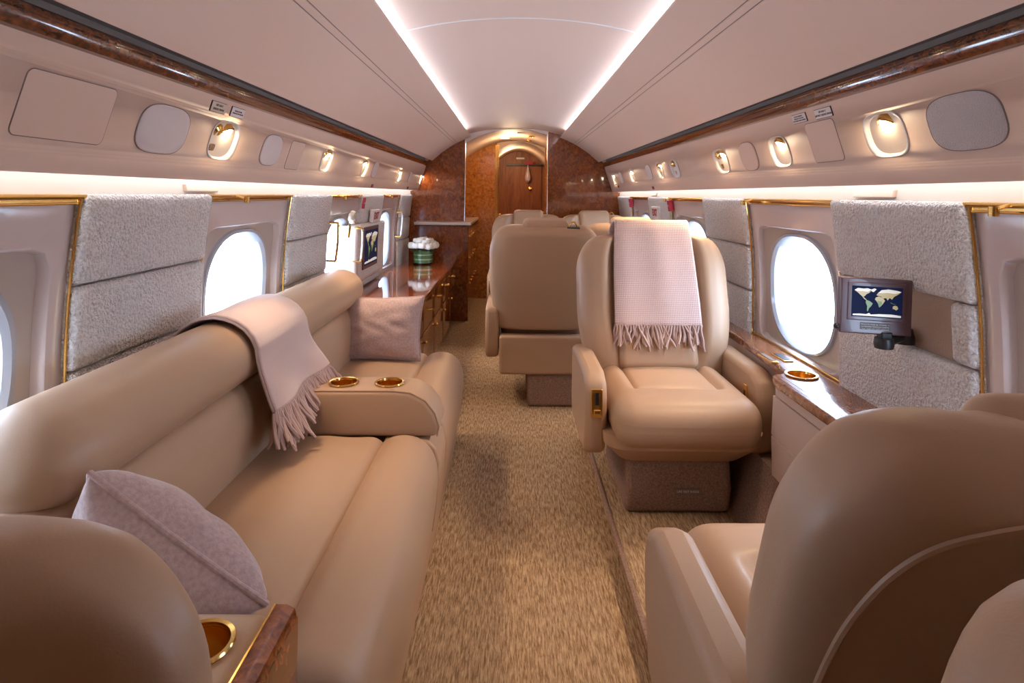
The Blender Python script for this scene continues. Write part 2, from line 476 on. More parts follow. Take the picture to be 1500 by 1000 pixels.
# ------------------------------------------------------------------ windows
NP = 72
def ring(yc, zc, w, h, e, depth, s):
    pts = []
    for i in range(NP):
        a = 2*PI*(i + .5)/NP
        c, q = abs(math.cos(a))/(w/2), abs(math.sin(a))/(h/2)
        r = (c**e + q**e) ** (-1/e)
        y, z = yc + r*math.cos(a), zc + r*math.sin(a)
        pts.append((s*(wx(z) + depth), y, z))
    return pts
wnames = {(-1, 1): 'nearest left window, beside the near end of the sofa', (-1, 2): 'left window behind the draped sofa blanket', (-1, 3): 'left window between sofa end and map cabinet', (-1, 4): 'left window above the credenza, beyond the map cabinet',
          (1, 1): 'nearest right window at the photo edge', (1, 2): 'right window beside the swing arm monitor', (1, 3): 'right window behind the blanket seat', (1, 4): 'farthest right window by the front bulkhead',
          (-1, 0): 'left window behind the camera', (1, 0): 'right window behind the camera'}
k = 0
for s in (-1, 1):
    for i, yc in enumerate(WIN):
        k += 1
        T = thing('window_%d' % k, wnames[(s, i)], 'window', (s*1.06, yc, .885), world=True); T['kind'] = 'structure'
        A = [ring(yc, .9075, .80, .70, 90, .012, s), ring(yc, .9075, .72, .635, 90, 0, s), ring(yc, .90, .67, .56, 20, 0, s), ring(yc, .887, .625, .487, 14, 0, s), ring(yc, .887, .616, .478, 14, .004, s), ring(yc, .887, .605, .470, 14, .024, s)]
        obj('window_frame', loft(A, False), plastic, T)
        obj('shade_panel', loft([A[-1], ring(yc, .883, .53, .455, 2.6, .030, s)], False), recess_m, T)
        R = [ring(yc, .883, .53, .455, 2.6, .030, s), ring(yc, .881, .525, .45, 2.5, .022, s), ring(yc, .879, .50, .437, 2.4, .021, s), ring(yc, .878, .475, .425, 2.35, .030, s), ring(yc, .878, .465, .418, 2.3, .055, s), ring(yc, .878, .455, .413, 2.3, .085, s)]
        obj('window_reveal', loft(R, False), ring_m, T)
        obj('pane' if i else 'added_light_block', loft([ring(yc, .878, .457, .415, 2.3, .083, s), ring(yc, .878, .457, .415, 2.3, .087, s)]), pane_m if i else recess_m, T)  # unseen rear windows get an opaque blocker, added to keep foreground seats dim

# ------------------------------------------------------------------ forward bulkheads and hall
def mainz(x):
    x = abs(x)
    P = [(0, 1.905), (.2, crown(.2)), (.44, 1.83), (.45, 1.811), (.50, 1.79), (.571, 1.756), (.64, 1.716), (.72, 1.662), (.80, 1.592), (.86, 1.55), (.876, 1.53), (.955, 1.288), (1.03, 1.25), (1.056, .9), (1.058, .6), (1.058, 0)]
    return P
def bulk_poly(xa, xb, zbot):
    """outline under the ceiling between xa and xb (right side, positive)"""
    up = [(a, b) for a, b in mainz(0)]
    def zat(x):
        for (a, b), (c, d) in zip(up, up[1:]):
            if a <= x <= c: return b + (d-b)*(x-a)/(c-a)
    o = [(xa, zbot), (xa, zat(xa) + .012)] + [(a*1.02 + .004, b + .012) for a, b in up if a > xa and b > zbot] + [(1.075, zbot)]
    return o
pl = mir(bulk_poly(.50, 1.06, .985), -1)
struct('wall_front_left', prism(pl, Y1 - .006, Y1 + .04, 'y'), burl, 'glossy burl partition above the left counter', 'wall')
struct('wall_front_left', box(-1.075, -.97, Y1 - .004, Y1 + .04, 0, .99), burl, 'glossy burl filler panel left of the galley counter', 'wall')
struct('wall_front_right', prism(bulk_poly(.323, 1.06, .0), Y1 - .006, Y1 + .04, 'y'), burl, 'glossy burl partition behind the far right seats', 'wall')
struct('trim_%d' % n_tr, extr(rrect(.014, .02, .005, 3, -.495, 0), 0, 1).map(lambda p: (p[0], Y1 - .004 + (p[2] + .01)*2.2, .985 + p[1]*.80)), chrome, 'chrome edge on the left partition', 'trim'); n_tr += 1
struct('trim_%d' % n_tr, extr(rrect(.014, .02, .005, 3, .319, 0), 0, 1).map(lambda p: (p[0], Y1 - .004 + (p[2] + .01)*2.2, p[1]*1.86)), chrome, 'chrome edge on the right partition', 'trim'); n_tr += 1
hz = lambda x: 1.9 - .62*x*x
xs = [-1.06 + 2.12*i/30 for i in range(31)]
struct('ceiling', strip([(x, hz(x)) for x in xs], Y1, 7.2), lining, 'cream arched ceiling of the galley passage', 'ceiling')
struct('wall_front', prism([(-1.06, 2.05)] + [(x, hz(x)) for x in xs] + [(1.06, 2.05)], Y1 - .002, Y1 + .06, 'y'), lining, 'cream arch at the end of the cabin ceiling', 'wall')
hz2 = lambda x: 1.89 - 1.5*(x - .07)**2
xs2 = [-.9 + 1.9*i/30 for i in range(31)]
struct('ceiling', strip([(x, hz2(x)) for x in xs2], 7.2, 8.8), lining, 'lower cream ceiling before the far door', 'ceiling')
struct('wall_front', prism([(-.35, 2.05), (-.35, hz(.35) - .03)] + [(x, min(hz2(x), hz(x) - .002)) for x in xs2 if -.35 < x < .5] + [(.5, 2.05)], 7.2, 7.24, 'y'), lining, 'cream header over the inner doorway', 'wall')
struct('wall_left', box(-1.05, -1.02, Y1 + .04, 7.2, 0, 1.95), lining, 'galley side wall', 'wall')
struct('wall_right', box(.48, .50, Y1 + .04, 8.85, 0, 1.95), burl, 'passage side wall', 'wall')
bw = [(-1.02, 0), (-.215, 0)] + [(x, hz(x)) for x in (-.215, -.3, -.4, -.5, -.6, -.7, -.8, -.9, -1.02)]
struct('wall_front', prism(bw, 7.15, 7.20, 'y'), warm_burl, 'amber burl wall behind the galley counter', 'wall')
struct('wall_front', prism([(.365, 0), (.48, 0), (.48, hz(.48)), (.365, hz(.365))], 7.15, 7.20, 'y'), warm_burl, 'amber burl jamb right of the inner doorway', 'wall')
struct('wall_left', box(-.34, -.31, 7.2, 8.85, 0, 1.95), doorwood, 'veneered hall wall', 'wall')
struct('wall_far', box(-.9, 1.0, 8.8, 8.85, 0, 1.95), doorwood, 'veneered wall around the far door', 'wall')
T = thing('door_1', 'dark veneered door at the far end of the passage', 'door', (.13, 8.79, 0), world=True); T['kind'] = 'structure'
obj('door_leaf', box(-.09, .40, 8.77, 8.797, 0, 1.675), doorwood, T)
obj('lintel', box(-.11, .42, 8.74, 8.797, 1.675, 1.70), black, T, bev=.004)
obj('lock', lathe([(0, 0), (.03, 0), (.03, .008), (.016, .012), (0, .012)], (0, 0, 0), 20).rot('X', PI/2).mv(.237, 8.77, 1.335), gold, T)
obj('handle', tube([(.36, 8.77, .98), (.36, 8.74, .98), (.30, 8.74, .98)], .012, 8), gold, T)
# piano hinge and door leaf edge at the inner doorway
T = thing('door_2', 'burl inner doorway edge with a gold piano hinge', 'door', (-.205, 7.15, 0), world=True); T['kind'] = 'structure'
hm = M()
for i in range(60):
    z = .03 + i*.03; hm.add(lathe([(0, 0), (.013, 0), (.013, .026), (0, .026)], (-.204, 7.146, z), 10))
obj('hinge', hm.add(box(-.232, -.19, 7.142, 7.148, .02, 1.845)), gold, T)
obj('latch_plate', box(-.19, -.165, 7.13, 7.16, .90, 1.02), gold, T, bev=.003); obj('knob', sphere((-.172, 7.12, .965), .016), gold, T)
T = thing('door_sign', 'small white placard above the far door', 'sign', (.08, 8.79, 1.79), world=True)
obj('plate', box(.03, .15, 8.785, 8.797, 1.775, 1.80), placard_m, T)
o = obj('red_tag', box(.155, .275, 8.70, 8.735, 1.695, 1.74), red); tag(o, 'red tag hanging over the far door lintel', 'tag')
bag = lathe([(.004, 0), (.012, -.04), (.03, -.11), (.045, -.18), (.04, -.23), (.012, -.26), (0, -.262)], (.20, 8.72, 1.69), 14)
o = obj('plastic_bag', bag, mat('clear_bag', (.62, .48, .52), .3, coat=.5)); tag(o, 'crumpled clear plastic bag hanging under the red tag', 'bag')

# lamps and fittings in the passage ceiling
for x, y, lab in ((-.12, 6.7, 'lit round lamp in the passage ceiling left of centre'),):
    T = thing('ceiling_lamp', lab, 'lamp', (x, y, hz(x)), world=True)
    obj('rim', lathe([(.055, 0), (.06, -.006), (.05, -.008), (.048, 0)], (x, y, hz(x) - .001), 24, False), white, T)
    obj('diffuser', lathe([(0, -.002), (.048, -.003), (.048, 0), (0, 0)], (x, y, hz(x) - .004), 24), hall_lamp, T)
for x, y, lab in ((.17, 6.35, 'gold air nozzle in the passage ceiling, nearer one'), (.16, 6.85, 'gold air nozzle in the passage ceiling, farther one')):
    o = obj('air_nozzle', lathe([(.035, .012), (.035, -.008), (.022, -.012), (.018, -.004), (.010, -.004), (.008, -.014), (0, -.014)], (x, y, hz(x) - .004), 20), gold); tag(o, lab, 'air vent', 'passage air nozzles')
o = obj('ceiling_placard', box(.02, .12, 6.2, 6.23, hz(.05) - .006, hz(.05) + .004), gasket); tag(o, 'small dark slot in the passage ceiling', 'placard')
# ------------------------------------------------------------------ helpers for furniture
def do_cut(o, m, off=None):
    if off is not None: m = m.copy().mv(-off[0], -off[1], -off[2])
    co = bpy.data.objects.new('cutter', mesh('cutter', m, leather)); C.objects.link(co)
    co.matrix_world = Matrix.Identity(4)
    pm, o.parent = o.parent, None
    b = o.modifiers.new('b', 'BOOLEAN'); b.operation = 'DIFFERENCE'; b.object = co; b.solver = 'EXACT'
    bpy.context.view_layer.update()
    dg = bpy.context.evaluated_depsgraph_get()
    me = bpy.data.meshes.new_from_object(o.evaluated_get(dg))
    o.modifiers.clear(); o.data = me; o.parent = pm
    me.set_sharp_from_angle(angle=math.radians(35))
    bpy.data.objects.remove(co)

def cup(parent, x, y, z, r, depth=.06, name='cup_holder', local=False):
    off = None
    m = lathe([(r*.93, -.002), (r*1.10, 0), (r*1.14, .003), (r*1.10, .006), (r*.96, .005), (r*.93, -.002)], (x, y, z), 36, False)
    o = obj(name, m, gold, parent)
    q = lathe([(r*.94, .002), (r*.93, -.01), (r*.90, -depth), (r*.5, -depth - .001), (0, -depth - .001)], (x, y, z), 36, False)
    q2 = q.copy(); off = Vector(parent['_w']) if parent.get('_w') else Vector((0,0,0))
    obj('cup_liner', q2.mv(-off[0], -off[1], -off[2]), gold_in, o)
    return o

RC, RX = .17, .12
def back_w(h, H):
    w = .295 + .035*smooth(0, .28, h)
    t = (h - (H - RC))/RC
    if t > 0: w -= RX*(1 - math.sqrt(max(0, 1 - t*t)))
    return w
def back_mesh(H, tf, tb, wing):
    hs = [0, .006, .02, .05, .10, .16, .22, .28, .34, .40, H - RC]
    hs += [H - RC + RC*math.sin(PI/2*i/14) for i in range(1, 15)]
    rings = []
    for h in hs:
        w = back_w(h, H)
        q = 1.0
        e = .045
        if h > H - e: q = math.sqrt(max(.0, 1 - ((h - (H - e))/e)**2))
        if h < .02: q = .8 + .2*math.sqrt(max(0, 1-((.02-h)/.02)**2))
        q = max(q, .12); w = max(w - .03*(1-q), .05)
        pts = []
        for i in range(96):
            a = 2*PI*i/96; c, sn = math.cos(a), math.sin(a)
            x = math.copysign(abs(c)**(2/3.6), c); y = math.copysign(abs(sn)**(2/3.6), sn)
            yy = (tf if y < 0 else tb)*y*q
            if y < 0:
                yy -= wing*smooth(.50, .68, abs(x))*smooth(0, .15, h)*q*min(1, abs(y)*1.2)
            else:
                yy += .018*(1 - x*x)*q
            pts.append((w*x, yy, h))
        rings.append(pts)
    return loft(rings)

def make_seat(name, label, loc, rz, lift=0.0, recline=16, H=.62, hoop=0.14, head=(.27, .035), ped=(-.195, .195), panel=True, cover=True, welt=False, wing=.045, arms=(-1, 1), dz=0):
    T = thing(name, label, 'seat', loc, rz)
    piv = (.115, .40 + dz)
    def rc(m):
        a = math.radians(recline)
        return m.map(lambda p: (p[0], piv[0] + p[1]*math.cos(a) + p[2]*math.sin(a), piv[1] + lift + p[2]*math.cos(a) - p[1]*math.sin(a)))
    up = lambda m: m.mv(0, 0, lift)
    if ped:
        o = obj('pedestal', prism([(-.24, -lift - 0.0), (-.27, .10), (-.24, .24), (.20, .24), (.22, -lift)], *ped), kick, T, bev=.02)
        o.location.z = lift
    sk = loft([[(x*.205, y*.20 - .03, .205) for x, y in rrect(2, 2, .25, 5)],
               [(x*.225, y*.235 - .05, .215) for x, y in rrect(2, 2, .25, 5)],
               [(x*.285, y*.285 - .08, .285) for x, y in rrect(2, 2, .3, 5)],
               [(x*.29, y*.29 - .08, .33) for x, y in rrect(2, 2, .3, 5)]])
    obj('seat_skirt', up(sk), leather, T)
    def sink(p):
        x, y, z = p
        if z > .40:
            k = smooth(.185, .145, abs(x))*smooth(-.27, -.22, y)
            z -= .03*k
        return (x, y, z)
    cu = rbox((0, -.155, .38), (.525, .53, .175), .075, 26, (.0, .012, .008), sink)
    obj('seat_cushion', up(cu), leather, T, sub=1)
    pad = rbox((0, -.065, .425), (.325, .335, .07), .028, 10, (0, 0, .012))
    obj('seat_pad', up(pad), leather, T)
    obj('backrest', rc(back_mesh(H, .075, .075, wing)), leather, T, ang=60)
    obj('lumbar_pad', rc(rbox((0, -.072, .20), (.335, .07, .34), .03, 10, (0, .008, 0))), leather, T)
    obj('head_pad', rc(rbox((0, -.03, .37 + (H + head[1] - .37)/2), (head[0], .125, H + head[1] - .375), .035, 10, (0, .006, .0))), leather, T)
    # welt round the rear edge
    pth = []
    for i in range(0, 49):
        ca, sa = math.cos(PI/2*i/48), math.sin(PI/2*i/48)
        x = .292*max(0, ca)**(2/4.6); h = .02 + (H - .045)*max(0, sa)**(2/4.6)
        w = back_w(h, H); t = min(1, x/w); q = math.sqrt(max(0, 1 - max(0, (h - H + .045)/.045)**2))
        pth.append((x, (.075*math.sqrt(max(0, 1 - t**3.6))**(2/3.6) + .018*(1 - t*t))*q + .001, h))
    full = pth + [(-x, y, z) for x, y, z in reversed(pth)]
    if welt: obj('piping', rc(tube(full, .0038, 6)), leather, T)
    if cover:
        obj('rear_cover', up(rbox((0, .185, .245), (.535, .085, .23), .018, 8)), leather, T)
    for sx in arms:
        pr = [(.20, .235), (.215, .30), (.20, .515), (.15, .53), (-.22, .53), (-.285, .505), (-.305, .45), (-.30, .36), (-.265, .235), (-.22, .215), (.15, .215)]
        x0, x1 = (sx*.272, sx*.352) if sx > 0 else (sx*.352, sx*.272)
        a = obj('armrest', up(prism(pr, x0, x1)), leather, T, bev=.022, ang=65)
        if panel:
            if sx < 0:
                g = obj('control_plate', up(rbox((sx*.312, -.307, .43), (.042, .008, .105), .006, 4)), gold, a)
                obj('slot', up(box(sx*.312 - .006, sx*.312 + .006, -.3125, -.310, .425, .47)), black, g)
                obj('lever', up(rbox((sx*.312, -.314, .40), (.024, .01, .018), .003, 3)), gold, g)
            else:
                g = obj('control_plate', up(rbox((sx*.270, -.19, .43), (.008, .028, .075), .005, 4)), gold, a)
                obj('slot', up(box(sx*.264, sx*.2645, -.195, -.185, .415, .445)), black, g)
    if hoop:
        hp = [(hoop + .028*math.cos(PI*i/12), .02, H - .035 + .062*math.sin(PI*i/12)) for i in range(13)]
        g = obj('belt_guide', rc(tube(hp, .0055, 8)), gold, T)
        obj('guide_base', rc(rbox((hoop, .02, H - .01), (.075, .05, .016), .004, 3)), black, g)
    return T

RF = .07
seat1 = make_seat('club_seat', 'tan leather club seat facing the camera with a pink throw over its back', (.595, 2.45, RF), 0)
seatA = make_seat('club_seat', 'large foreground tan seat at lower right, seen from behind, facing the blanket seat', (.60, .93, RF), PI, recline=21, hoop=0, H=.575, head=(.22, .0), welt=True, wing=.012)
seatB = make_seat('club_seat', 'pale lavender lit seat back cut off at the lower right corner', (.515, .105, RF - .03), 0, recline=8, hoop=0, cover=False)
seat2 = make_seat('club_seat', 'tan seat in the aisle seen square from behind, beyond the blanket seat', (.17, 3.72, .0), PI, lift=.06, recline=10, hoop=-.16, H=.62, arms=(1,), ped=(-.28, .10))
seat5 = make_seat('club_seat', 'tan seat seen from behind by the right windows, mostly hidden by the blanket seat', (.735, 3.98, .0), PI, lift=.06, recline=10, hoop=-.19, arms=())
seat3 = make_seat('club_seat', 'far tan seat facing the camera, left of the far pair before the burl partition', (.12, 5.22, .0), 0, lift=.06, recline=10, hoop=.14, arms=(-1,))
seat4 = make_seat('club_seat', 'far tan seat facing the camera, right of the far pair before the burl partition', (.715, 5.22, .0), 0, lift=.06, recline=10, hoop=.17, arms=())

# placard on the pedestal of the blanket seat
T = thing('pedestal_placard', 'small grey life vest placard on the carpeted base of the blanket seat', 'placard', (.62, 2.19, .16), world=True)
obj('plate', box(.575, .675, 2.178, 2.182, .155, .178).map(lambda p: (p[0], p[1] + (p[2] - .17)*.0, p[2])), gasket, T)
obj('lettering', text_mesh('LIFE VEST INSIDE', .011).rot('X', PI/2).mv(.625, 2.1775, .1665), placard_m, T)

# ------------------------------------------------------------------ foreground left seat
T = thing('club_seat', 'brown backed seat at the lower left corner with a cup holder armrest', 'seat', (-.745, .80, 0), PI)
def rcC(m):
    a = math.radians(10)
    return m.map(lambda p: (p[0], .15 + p[1]*math.cos(a) + p[2]*math.sin(a), .33 + p[2]*math.cos(a) - p[1]*math.sin(a)))
obj('backrest', rcC(back_mesh(.605, .06, .06, .02).map(lambda p: (p[0]*(1.26 if p[0] < 0 else .90), p[1], p[2]))), leather, T, ang=60)
obj('seat_cushion', rbox((.03, .0, .36), (.46, .28, .17), .05, 10, (0, 0, .01)), leather, T)
obj('seat_base', box(-.33, .29, -.12, .17, .0, .30), leather, T, bev=.02)
arm = obj('armrest', box(-.350, -.215, -.13, .21, .18, .60), leather, T, bev=.022)
do_cut(arm, lathe([(.043, -.06), (.043, .05)], (-.272, -.05, .60), 36))
cup(T, -.272, -.05, .60, .044)
obj('wood_cap', extr([(-.384, .40), (-.386, .585), (-.380, .60), (-.368, .606), (-.351, .606), (-.351, .40)], -.13, .21), burl, T)
obj('gold_inlay', box(-.352, -.349, -.13, .21, .58, .6075), gold, T)
obj('hinge_cover', box(-.22, -.17, .02, .10, .45, .575), black, T, bev=.01)

# ------------------------------------------------------------------ divan
SO = (-.65, 2.0, 0)
T = thing('divan', 'long tan leather three seat divan along the left windows', 'sofa', SO, world=True)
SY0, SY1 = .985, 3.02
obj('base', box(-1.0, -.300, SY0, SY1, 0, .16), leather, T, bev=.01)
bol = [(-.47, .12), (-.47, .40), (-.452, .438), (-.415, .458), (-.37, .462), (-.325, .452), (-.285, .42), (-.264, .37), (-.262, .31), (-.272, .22), (-.284, .12), (-.30, .11)]
for y0, y1 in ((SY0, 1.985), (2.165, SY1)):
    obj('front_bolster', extr(bol, y0, y1, ends=.05), leather, T, sub=2, ang=0 or 60)
    yc = (y0+y1)/2
    def crease(p, y0=y0, y1=y1):
        x, y, z = p
        if z > .42:
            z += .0022*math.sin((y - y0)*46 + 7*x)*math.exp(-((y - y1)/.16)**2) + .0018*math.sin(x*40 + y*17)*math.exp(-((y-y1)/.3)**2)
        return (x, y, z)
    obj('seat_cushion', rbox((-.635, yc, .37), (.405, y1 - y0 - .005, .165), .05, 26, (0, 0, .014), crease), leather, T, sub=1)
    bk = [(-1.0, .40), (-.81, .40), (-.790, .45), (-.783, .55), (-.786, .62), (-.80, .675), (-.83, .705), (-1.0, .71)]
    ya, yb = (y0, 2.073) if y0 < 1.5 else (2.077, SY1 - .01)
    obj('back_cushion', extr(bk, ya, yb, ends=.045), leather, T, sub=2, ang=60)
rl = [(-.885 + .118*math.cos(a), .772 + .10*math.sin(a)) for a in [2*PI*i/20 for i in range(20)]]
obj('top_roll', extr(rl, SY0, SY1 + .03, ends=.09, steps=8), leather, T, sub=1, ang=60)
arp = [(-.80, .435), (-.80, .585), (-.42, .588), (-.365, .582), (-.315, .556), (-.282, .515), (-.268, .47), (-.274, .438)]
arm = obj('armrest', extr(arp, 1.985, 2.16), leather, T, bev=.014)
CUPS = ((-.612, 2.075), (-.452, 2.075))
for x, y in CUPS:
    bpy.context.view_layer.update()
    do_cut(arm, lathe([(.0455, -.07), (.0455, .05)], (x, y, .588), 36), SO)
for x, y in CUPS: cup(T, x, y, .5885, .046, .05)
obj('piping', tube([(x, 1.992, z + .0005) for x, z in arp[1:]], .0032, 6), leather, T)
fp = [(-.45, .12), (-.45, .43), (-.33, .43), (-.30, .425), (-.275, .40), (-.264, .35), (-.268, .25), (-.284, .12)]
obj('front_gusset', extr(fp, 1.98, 2.17), leather, T, bev=.008)

# ------------------------------------------------------------------ cushions and throws
def pillow(name, label, w, h, t, mtx):
    T = thing(name, label, 'cushion', mtx=mtx)
    def pt(u, v, sgn):
        k = (max(0, 1-abs(u)**2.4)*max(0, 1-abs(v)**2.4))**.42
        x = w/2*u*(1 - .07*(1 - v*v)); y = h/2*v*(1 - .07*(1 - u*u))
        wr = .003*math.sin(9*u + 5*v + 2*math.sin(7*v))*k + .004*math.sin(14*v - 3*u)*k*abs(u)
        return (x, y, sgn*(t/2*k + wr))
    n = 34
    def cc(i): q = -1 + 2*i; return math.copysign(1 - (1 - abs(q))**1.35, q)
    m = grid(lambda a, b: pt(cc(a), cc(b), 1), n, n).add(grid(lambda a, b: pt(cc(a), cc(b), -1), n, n))
    obj('cover', m, pillow_m, T, ang=0 or 80)
    e = [pt(cc(i/20), -1, 1) for i in range(20)] + [pt(1, cc(i/20), 1) for i in range(20)] + [pt(cc(1-i/20), 1, 1) for i in range(20)] + [pt(-1, cc(1-i/20), 1) for i in range(20)]
    obj('piping', tube(e, .0055, 8, closed=True), pillow_m, T)
    return T
def frame(pos, xdir, zdir):
    X = Vector(xdir).normalized(); Z = Vector(zdir); Z = (Z - X*Z.dot(X)).normalized(); Y = Z.cross(X)
    m = Matrix((X, Y, Z)).transposed().to_4x4(); m.translation = Vector(pos); return m
pillow('throw_pillow', 'mauve felt throw pillow standing at the far end of the divan', .40, .30, .15, frame((-.655, 2.86, .603), (1, -.06, .02), (.12, -1, .32)))
pillow('throw_pillow', 'mauve felt throw pillow at the near end of the divan, behind the lower left seat', .37, .29, .19, frame((-.665, 1.085, .572), (.76, .05, -.60), (.40, 1.0, .55)))

def fringe(pts, dirs, ln, rnd, r=.0035, spread=.012, gravity=.6):
    m = M()
    for p, d in zip(pts, dirs):
        p = Vector(p); d = Vector(d).normalized()
        L_ = ln*rnd.uniform(.8, 1.15); q = [p - d*.004]
        j = Vector((rnd.uniform(-1, 1), rnd.uniform(-1, 1), rnd.uniform(-.4, .4)))*spread
        for i in range(1, 6):
            t = i/5
            q.append(p + d*L_*t + j*t*t + Vector((rnd.uniform(-.002, .002), rnd.uniform(-.002, .002), 0)) + Vector((0, 0, -gravity*.02*t*t)))
        m.add(tube([tuple(x) for x in q], [r*.9, r*1.1, r*1.2, r*1.3, r*1.35, r*.8], 6))
    return m

# throw over the blanket seat's back
rnd = random.Random(3)
T = thing('throw_blanket', 'pale pink woven throw hanging fringed down the back of the club seat', 'blanket', (.62, 2.62, 1.08), world=True)
a = math.radians(16); sy, sz = 2.45 + .115, RF + .40
def seatpt(y, h): return (sy + y*math.cos(a) + h*math.sin(a), sz + h*math.cos(a) - y*math.sin(a))
prof = [(-.129, .205), (-.126, .30), (-.118, .40), (-.114, .50), (-.113, .58), (-.112, .63), (-.104, .660), (-.085, .672), (-.04, .676), (.03, .672), (.085, .655), (.105, .62), (.11, .55), (.11, .45)]
path = [seatpt(*q) for q in prof]
def along(path, t):
    n = len(path) - 1; f = min(n - 1e-6, t*n); i = int(f); g = f - i
    return tuple(path[i][k] + (path[i+1][k] - path[i][k])*g for k in range(len(path[0])))
X0, X1 = .415, .77
def thr(u, v):
    y, z = along(path, v)
    w = 1 - .05*smooth(.35, 1, v)
    x = (X0+X1)/2 + (u - .5)*(X1 - X0)*(1.03 - .12*smooth(0, .55, v))
    n = .004*math.sin(u*13 + 2*v)*(1 - smooth(.2, .5, v)) + .010*(abs(2*u-1)**6)*(-1 if v < .5 else 0)
    return (x, y - n*0.6, z)
obj('cloth', grid(thr, 40, 70), throw, T, solid=.007, ang=0 or 80)
pts = [thr(i/64, 0) for i in range(65)]; pts = [(p[0], p[1] + (-.004 if k % 2 else .002), p[2]) for k, p in enumerate(pts)]
obj('fringe', fringe(pts, [(rnd.uniform(-.5, .5), -.10, -1) for _ in pts], .075, rnd, .0046, .03), fringe_m, T)

# throw over the divan
T = thing('throw_blanket', 'rose pink knitted throw draped over the divan back, fringe on its armrest', 'blanket', (-.85, 1.9, .88), world=True)
sp = [(-.985, .66), (-1.012, .72), (-1.018, .78)] + [(-.885 + .131*math.cos(b), .772 + .114*math.sin(b)) for b in [math.radians(q) for q in (165, 150, 135, 120, 105, 90, 75, 60, 45, 30, 15, 0)]] + [(-.748, .73), (-.738, .69), (-.728, .655), (-.716, .625)]
def thr2(lay):
    def f(u, v):
        x, z = along(sp, v)
        q = smooth(.35, 1, v)
        y = 1.695 + lay*.003 + .40*u + .03*q*(u - .3) + .035*smooth(.75, 1, v)
        o = .006*lay + .004*math.sin(9*u + 3*v)
        x += o*.6; z += o*.8
        x += smooth(.8, 1, v)*(.015*u + .012*math.sin(u*8)); z += -.02*smooth(.8, 1, v)*(1-u)
        return (x, y, z)
    return f
obj('cloth', grid(thr2(1.2), 36, 60), throw_soft, T, solid=.006, ang=0 or 80)
obj('under_layer', grid(thr2(0.15), 36, 60), throw_soft, T, solid=.006, ang=0 or 80)
pts, dirs = [], []
for lay in (0.1, 1.2):
    f = thr2(lay)
    for i in range(74):
        u = i/73; pts.append(f(u, 1)); dirs.append((.22 + .18*u*u + rnd.uniform(-.3, .3), -.12 + .5*u + rnd.uniform(-.25, .25), -1.0 + .2*u))
obj('fringe', fringe(pts, dirs, .095, rnd, .0048, .03, .5), fringe_m, T)

# ------------------------------------------------------------------ credenza and galley counter
T = thing('credenza', 'long glossy red brown credenza beyond the divan under the left windows', 'cabinet', (-.8, 4.4, 0), world=True)
obj('top', box(-1.055, -.565, 3.09, 5.845, .585, .612), topwood, T, bev=.006)
obj('body', box(-1.03, -.585, 3.12, 5.84, .06, .585), burl, T)
obj('plinth', box(-1.0, -.62, 3.14, 5.84, 0, .06), black, T)
for i in range(5):
    y = 3.18 + i*.53
    dr = obj('drawer', rbox((-.583, y + .25, .475), (.016, .505, .19), .003, 3), burl, T)
    obj('pull', tube([(-.575, y+.22, .485), (-.556, y+.225, .485), (-.556, y+.275, .485), (-.575, y+.28, .485)], .006, 8).mv(.8, -4.4, 0), gold, dr)
    dd = obj('cabinet_door', rbox((-.583, y + .25, .22), (.016, .505, .30), .003, 3), burl, T)
    obj('pull', sphere((-.566, y+.05, .31), .011).mv(.8, -4.4, 0), gold, dd)
T = thing('galley_counter', 'tall dark counter with pale stone top below the left burl partition', 'cabinet', (-.75, 6.4, 0), world=True)
obj('body', box(-.985, -.475, 5.895, 7.12, .0, .94), burl, T)
obj('front_panel', box(-.99, -.455, 5.852, 5.895, .0, .94), burl, T, bev=.006)
ct = box(-.99, -.430, 5.815, 7.13, .945, .975)
obj('stone_top', ct, marble, T, bev=.006)
for i in range(5):
    y = 5.93 + i*.235
    d = obj('cabinet_door', rbox((-.468, y + .11, .47), (.014, .215, .86), .003, 3), burl, T)
    for z in (.82, .6, .34):
        obj('latch', sphere((-.456, y + .18, z), .010).mv(.75, -6.4, 0), gold, d)

# flowers on the credenza
fx, fy, fz = -.835, 5.42, .612
T = thing('flower_arrangement', 'white roses in a round glass vase on the credenza', 'flowers', (fx, fy, fz), world=True)
va = obj('vase', lathe([(.0, 0), (.092, 0), (.095, .006), (.098, .135), (.094, .135), (.090, .012), (0, .010)], (fx, fy, fz), 40, False), vase_m, T)
lf1 = mat('leaf_wrap', (.06, .17, .05), .5); lf2 = mat('leaf_wrap_pale', (.45, .50, .30), .5); leafm = mat('rose_leaf', (.03, .09, .02), .5)
wr = M(); wr2 = M()
for k, (z0, z1) in enumerate(((.014, .04), (.04, .052), (.052, .082), (.082, .092), (.092, .122))):
    (wr if k % 2 == 0 else wr2).add(lathe([(.086, z0), (.087, (z0+z1)/2), (.086, z1)], (fx, fy, fz), 36, False))
obj('leaf_wrap', wr, lf1, T); obj('leaf_band', wr2, lf2, T)
rose_m = mat('white_rose', (.82, .78, .68), .7)
rr = random.Random(5)
def rose(c, r):
    m = sphere(c, (r*.55, r*.55, r*.6), 6)
    for k in range(9):
        an = k*2.4; lay = .62 + .05*k
        def pf(u, v, an=an, lay=lay):
            th = an + (u - .5)*1.7; ph = -.5 + v*1.35
            q = r*(lay + .12*v*v)
            return (c[0] + q*math.cos(th)*math.cos(ph), c[1] + q*math.sin(th)*math.cos(ph), c[2] + q*.85*math.sin(ph))
        m.add(grid(pf, 6, 5))
    return m
spots = [(0, 0, .215)] + [(.055*math.cos(q), .055*math.sin(q), .20) for q in [i*2*PI/6 for i in range(6)]] + [(.100*math.cos(q), .100*math.sin(q), .168) for q in [.2 + i*2*PI/11 for i in range(11)]]
